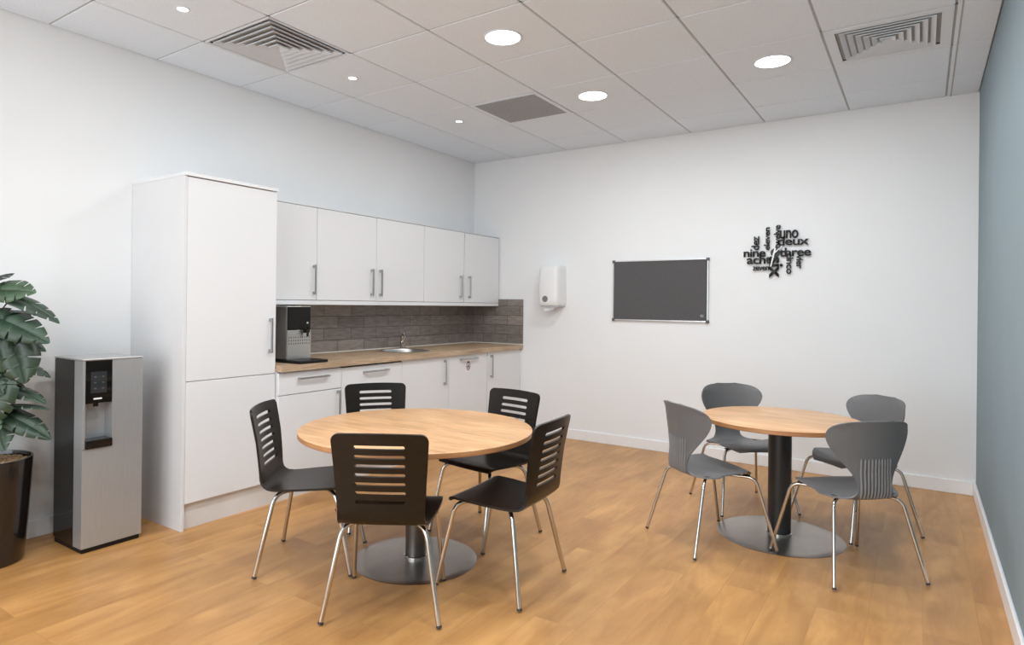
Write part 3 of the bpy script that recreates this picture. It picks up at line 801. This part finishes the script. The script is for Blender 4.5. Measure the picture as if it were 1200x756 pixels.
b0 = make_chair('slatted_chair', '', 'black', 'black slatted chairs round the larger table')
bl = [(2.088, -3.546, .560, 'black slatted chair in front, its back turned to the camera'),
      (2.355, -3.076, 1.642, 'black slatted chair seen side-on right of the larger table, its seat in full view'),
      (1.466, -3.430, -.945, 'black slatted chair left of the larger table, facing right beside the tall cabinet'),
      (1.931, -2.603, 2.983, 'black slatted chair behind the right edge of the larger table, facing the camera'),
      (1.315, -2.790, -2.227, 'black slatted chair behind the larger table by the dishwasher, only its back showing')]
for k, (x, y, a, l) in enumerate(bl):
    o = b0 if k == 0 else copy_tree(b0)
    o.location = (x, y, 0); o.rotation_euler = (0, 0, a); o['label'] = l
g0 = make_chair('plastic_chair', '', 'grey', 'grey plastic chairs round the smaller table')
gr = [(3.012, -1.975, -.709, 'grey plastic chair left of the smaller table, nearest the black chairs'),
      (3.672, -1.943, .735, 'grey plastic chair nearest the camera, ribbed back facing us'),
      (3.013, -1.193, -2.437, 'grey plastic chair behind the left side of the smaller table, against the back wall'),
      (3.652, -1.248, 2.383, 'grey plastic chair behind the right side of the smaller table, nearest the blue wall corner')]
for k, (x, y, a, l) in enumerate(gr):
    o = g0 if k == 0 else copy_tree(g0)
    o.location = (x, y, 0); o.rotation_euler = (0, 0, a); o['label'] = l

# ------------------------------------------------------------------ potted plant
random.seed(4)
PX, PY = .205, -4.39
t = thing('potted_plant', 'large leafy green plant in a tall tapered black pot, left edge', 'potted plant', (PX, PY, 0))
obj('pot', lathe(B(), [(0, 0), (.140, 0), (.148, .012), (.163, .20), (.176, .42), (.181, .505), (.180, .512), (.172, .512), (.169, .500), (.167, .470), (0, .470)], 72), M['pot'], t, smooth=True)
bm = B()
lathe(bm, [(0, .4705), (.166, .4705), (.1655, .486), (.08, .490), (0, .491)], 40)
for k in range(420):
    a, rr = random.random() * 2 * PI, .160 * math.sqrt(random.random()); s = random.uniform(.005, .0085)
    mtx = Matrix.Translation((rr * math.cos(a), rr * math.sin(a), .489 + random.random() * .003)) @ Matrix.Rotation(random.random() * 3, 4, 'Z') @ Matrix.Diagonal((s * 1.3, s, s * .7, 1))
    bmesh.ops.create_icosphere(bm, subdivisions=1, radius=1, matrix=mtx)
tag(obj('gravel', bm, M['gravel'], t, smooth='all'), kind='stuff')

def leaf(bm, base, tip_dir, up, L_, Wd, droop=.3, fold=.22, mi=0):
    """split monstera leaf: heart outline with deep side notches, folded along the midrib and drooping"""
    d = tip_dir.normalized(); side = d.cross(up).normalized(); nrm = side.cross(d).normalized()
    n = 64; fr = random.uniform(4.2, 5.6); p0 = random.random() * .3
    def P_(s, v):      # s along 0..1, v lateral signed 0..1
        x = s; z = fold * abs(v) * Wd * .5 - droop * L_ * s * s * .5
        curl = -.18 * Wd * v * v
        return base + d * (L_ * (x - .10)) + side * (v * Wd * .5) + nrm * (z + curl)
    # half outline with notches
    def halfw(s):
        if s < .0: return 0
        w_ = math.sin(PI * min(1, s ** .62)) ** .75 if s < 1 else 0
        return w_
    for sg in (-1, 1):
        prev = None
        ring = []
        for k in range(n + 1):
            s = k / n
            w_ = halfw(s)
            ph = (s * fr + p0 + (.3 if sg > 0 else 0)) % 1.0
            notch = 1.0
            if .14 < s < .90 and ph < .17: notch = .36 + .64 * abs(ph / .085 - 1) ** 2.2
            back = -.12 * (1 - s) * w_ if s < .25 else 0
            sweep = .10 * w_ * notch
            ring.append((s, w_ * notch, sweep, back))
        vs = []
        for s, w_, sw, bk in ring:
            cen = bm.verts.new(P_(s, 0)); mid = bm.verts.new(P_(min(1.02, s + sw * .5 + bk), sg * w_ * .5)); out = bm.verts.new(P_(min(1.04, s + sw + bk * 2), sg * w_))
            vs.append((cen, mid, out))
        for a, b_ in zip(vs, vs[1:]):
            for k in range(2):
                try:
                    f = bm.faces.new((a[k], b_[k], b_[k + 1], a[k + 1]) if sg > 0 else (a[k], a[k + 1], b_[k + 1], b_[k])); f.material_index = mi
                except ValueError: pass
    return base
O = Vector((PX, PY, 0))
VR = Vector((.824, .566, 0)); VF = Vector((-.566, .824, 0)); UP = Vector((0, 0, 1))
# centre (world offsets from the pot axis): right, away, height | direction (right, away, up) | face up-vector (right, away, up) | length, width, droop, material
LV = [(.02, .00, 1.40, (.9, -.1, .35), (-.2, -.1, 1), .17, .12, .2, 0),
      (.10, -.02, 1.345, (1, -.2, .12), (0, -.75, .65), .20, .15, .5, 1),
      (.17, .02, 1.285, (1, .1, -.25), (.1, -.45, .9), .25, .11, .7, 0),
      (.14, -.04, 1.18, (1, -.1, -.30), (.15, -.75, .75), .29, .17, .5, 0),
      (.08, .05, 1.105, (1, .2, -.15), (0, -.4, .9), .24, .14, .5, 0),
      (.16, -.04, 1.02, (.35, -.15, -.9), (.4, -.9, .2), .23, .19, .3, 0),
      (.02, -.08, .99, (-.2, -.3, -.85), (.1, -.95, .25), .24, .21, .3, 1),
      (.12, .03, .85, (1, -.1, -.05), (0, -.25, 1), .23, .12, .6, 0),
      (.06, -.07, .82, (-.25, -.2, -.9), (0, -.95, .2), .26, .22, .3, 0),
      (.16, .00, .70, (1, .0, -.35), (.1, -.55, .8), .24, .13, .6, 0),
      (.00, -.05, 1.13, (.2, -.4, .1), (0, -.5, .8), .15, .13, .4, 1),
      (.06, -.03, .66, (.5, -.5, -.6), (.1, -.85, .4), .19, .16, .4, 0),
      (.13, .06, .97, (.8, .3, -.2), (0, -.3, .9), .20, .12, .5, 0),
      (-.03, -.08, 1.27, (-.4, -.5, .1), (0, -.7, .7), .20, .17, .5, 1),
      (-.10, -.06, 1.15, (-.7, -.6, -.3), (-.2, -.7, .6), .24, .18, .5, 0),
      (-.12, -.02, 1.02, (-.9, -.3, -.4), (-.3, -.6, .7), .24, .18, .5, 0),
      (-.12, -.06, .86, (-.8, -.5, -.5), (-.3, -.7, .5), .24, .19, .5, 0),
      (-.08, .02, .72, (-.8, -.1, -.4), (-.3, -.4, .8), .22, .16, .5, 0),
      (.01, .07, 1.22, (.2, .6, .1), (0, .3, .9), .18, .15, .4, 0),
      (.10, .06, 1.24, (.7, .4, .1), (0, -.2, 1), .16, .10, .6, 0),
      (.13, .04, 1.13, (.9, .3, .05), (.1, -.3, 1), .17, .09, .6, 0),
      (.05, .05, 1.33, (.5, .5, .5), (-.3, -.2, .9), .15, .10, .4, 0),
      (.15, .03, .775, (1, .2, .1), (0, -.15, 1), .18, .08, .5, 0),
      (.06, -.07, .905, (.6, -.3, -.5), (.2, -.9, .4), .15, .12, .4, 0),
      (.02, -.09, 1.07, (.5, -.4, -.3), (.2, -.7, .6), .16, .12, .5, 0),
      (.03, -.08, .735, (.7, -.3, -.2), (.1, -.6, .7), .18, .12, .5, 1),
      (.03, .07, .90, (.3, .6, -.3), (0, .3, .9), .18, .15, .4, 0)]
bm = B(); bs_ = B()
trunk = fillet([(0, 0, .485), (.01, .005, .80), (-.01, .0, 1.12), (.008, .0, 1.34)], .2)
tube(bs_, trunk, [.011] * (len(trunk) - 1) + [.005], 10)
tr2 = fillet([(.03, .02, .485), (.035, .02, .70), (.03, .015, .98)], .2)
tube(bs_, tr2, [.008] * (len(tr2) - 1) + [.005], 10)
for (r_, f_, z, dd, uu, L_, Wd, dr, mi) in LV:
    c_ = VR * r_ + VF * f_ + UP * z
    d = (VR * dd[0] + VF * dd[1] + UP * dd[2]).normalized(); up_ = (VR * uu[0] + VF * uu[1] + UP * uu[2])
    base = c_ - d * L_ * .30
    # keep the foliage off the wall behind
    leaf(bm, base, d, up_, L_, Wd, dr, .22, mi)
    zt = max(.52, z - .20); st = Vector((0, 0, zt)) if r_ < .1 or z > 1 else Vector((.03, .02, zt))
    mid_ = (st + base) / 2 + UP * .05
    tube(bs_, fillet([st, mid_, base], .1, 6), .0035, 8)
for v in bm.verts:
    if v.co.x + PX < .022: v.co.x = .022 - PX + (v.co.x + PX - .022) * .05
obj('foliage', bm, [M['leaf'], M['leaf2']], t, smooth='all').modifiers.new('Thickness', 'SOLIDIFY').thickness = .0014
for v in bs_.verts:
    if v.co.x + PX < .02: v.co.x = .02 - PX
obj('stems', bs_, M['stem'], t, smooth='all')

# ------------------------------------------------------------------ camera
cam = bpy.data.cameras.new('camera'); co = bpy.data.objects.new('camera', cam); col.objects.link(co)
r = Vector((0.8240919734782958, 0.5663516349260268, 0.010874045487499793)); u = Vector((-0.008304974439607444, -0.007114541980928072, 0.9999402035581723)); f = Vector((-0.5663951329665583, 0.8241330043803718, 0.0011595010895666588))
mw = Matrix.Identity(4)
for i_ in range(3): mw[i_][0], mw[i_][1], mw[i_][2] = r[i_], u[i_], -f[i_]
mw[0][3], mw[1][3], mw[2][3] = 3.97687, -5.60876, 1.29119
co.matrix_world = mw
cam.sensor_width = 36; cam.sensor_fit = 'HORIZONTAL'; cam.lens = 748.92 / 1200 * 36
cam.shift_x = 34.31 / 1200; cam.shift_y = -21.56 / 1200; cam.clip_start = .02
C.camera = co

# ------------------------------------------------------------------ fill light through the added rear window + world
wd = bpy.data.worlds.new('World'); C.world = wd; wd.use_nodes = True
bg = wd.node_tree.nodes['Background']; bg.inputs[0].default_value = (.88, .95, 1, 1); bg.inputs[1].default_value = 3.0
l = bpy.data.lights.new('window_fill_light', 'AREA'); l.shape = 'RECTANGLE'; l.size = 3.5; l.size_y = 2.1; l.energy = 12; l.color = (.90, .96, 1)  # area light added at the unseen window to brighten the room
lo = bpy.data.objects.new('window_fill_light', l); col.objects.link(lo); lo.location = (2.15, YR - .02, 1.45); lo.rotation_euler = (PI / 2, 0, 0)
vs = C.view_settings; vs.view_transform = 'Standard'; vs.look = 'None'; vs.gamma = 1; vs.use_curve_mapping = False; vs.exposure = 0.22
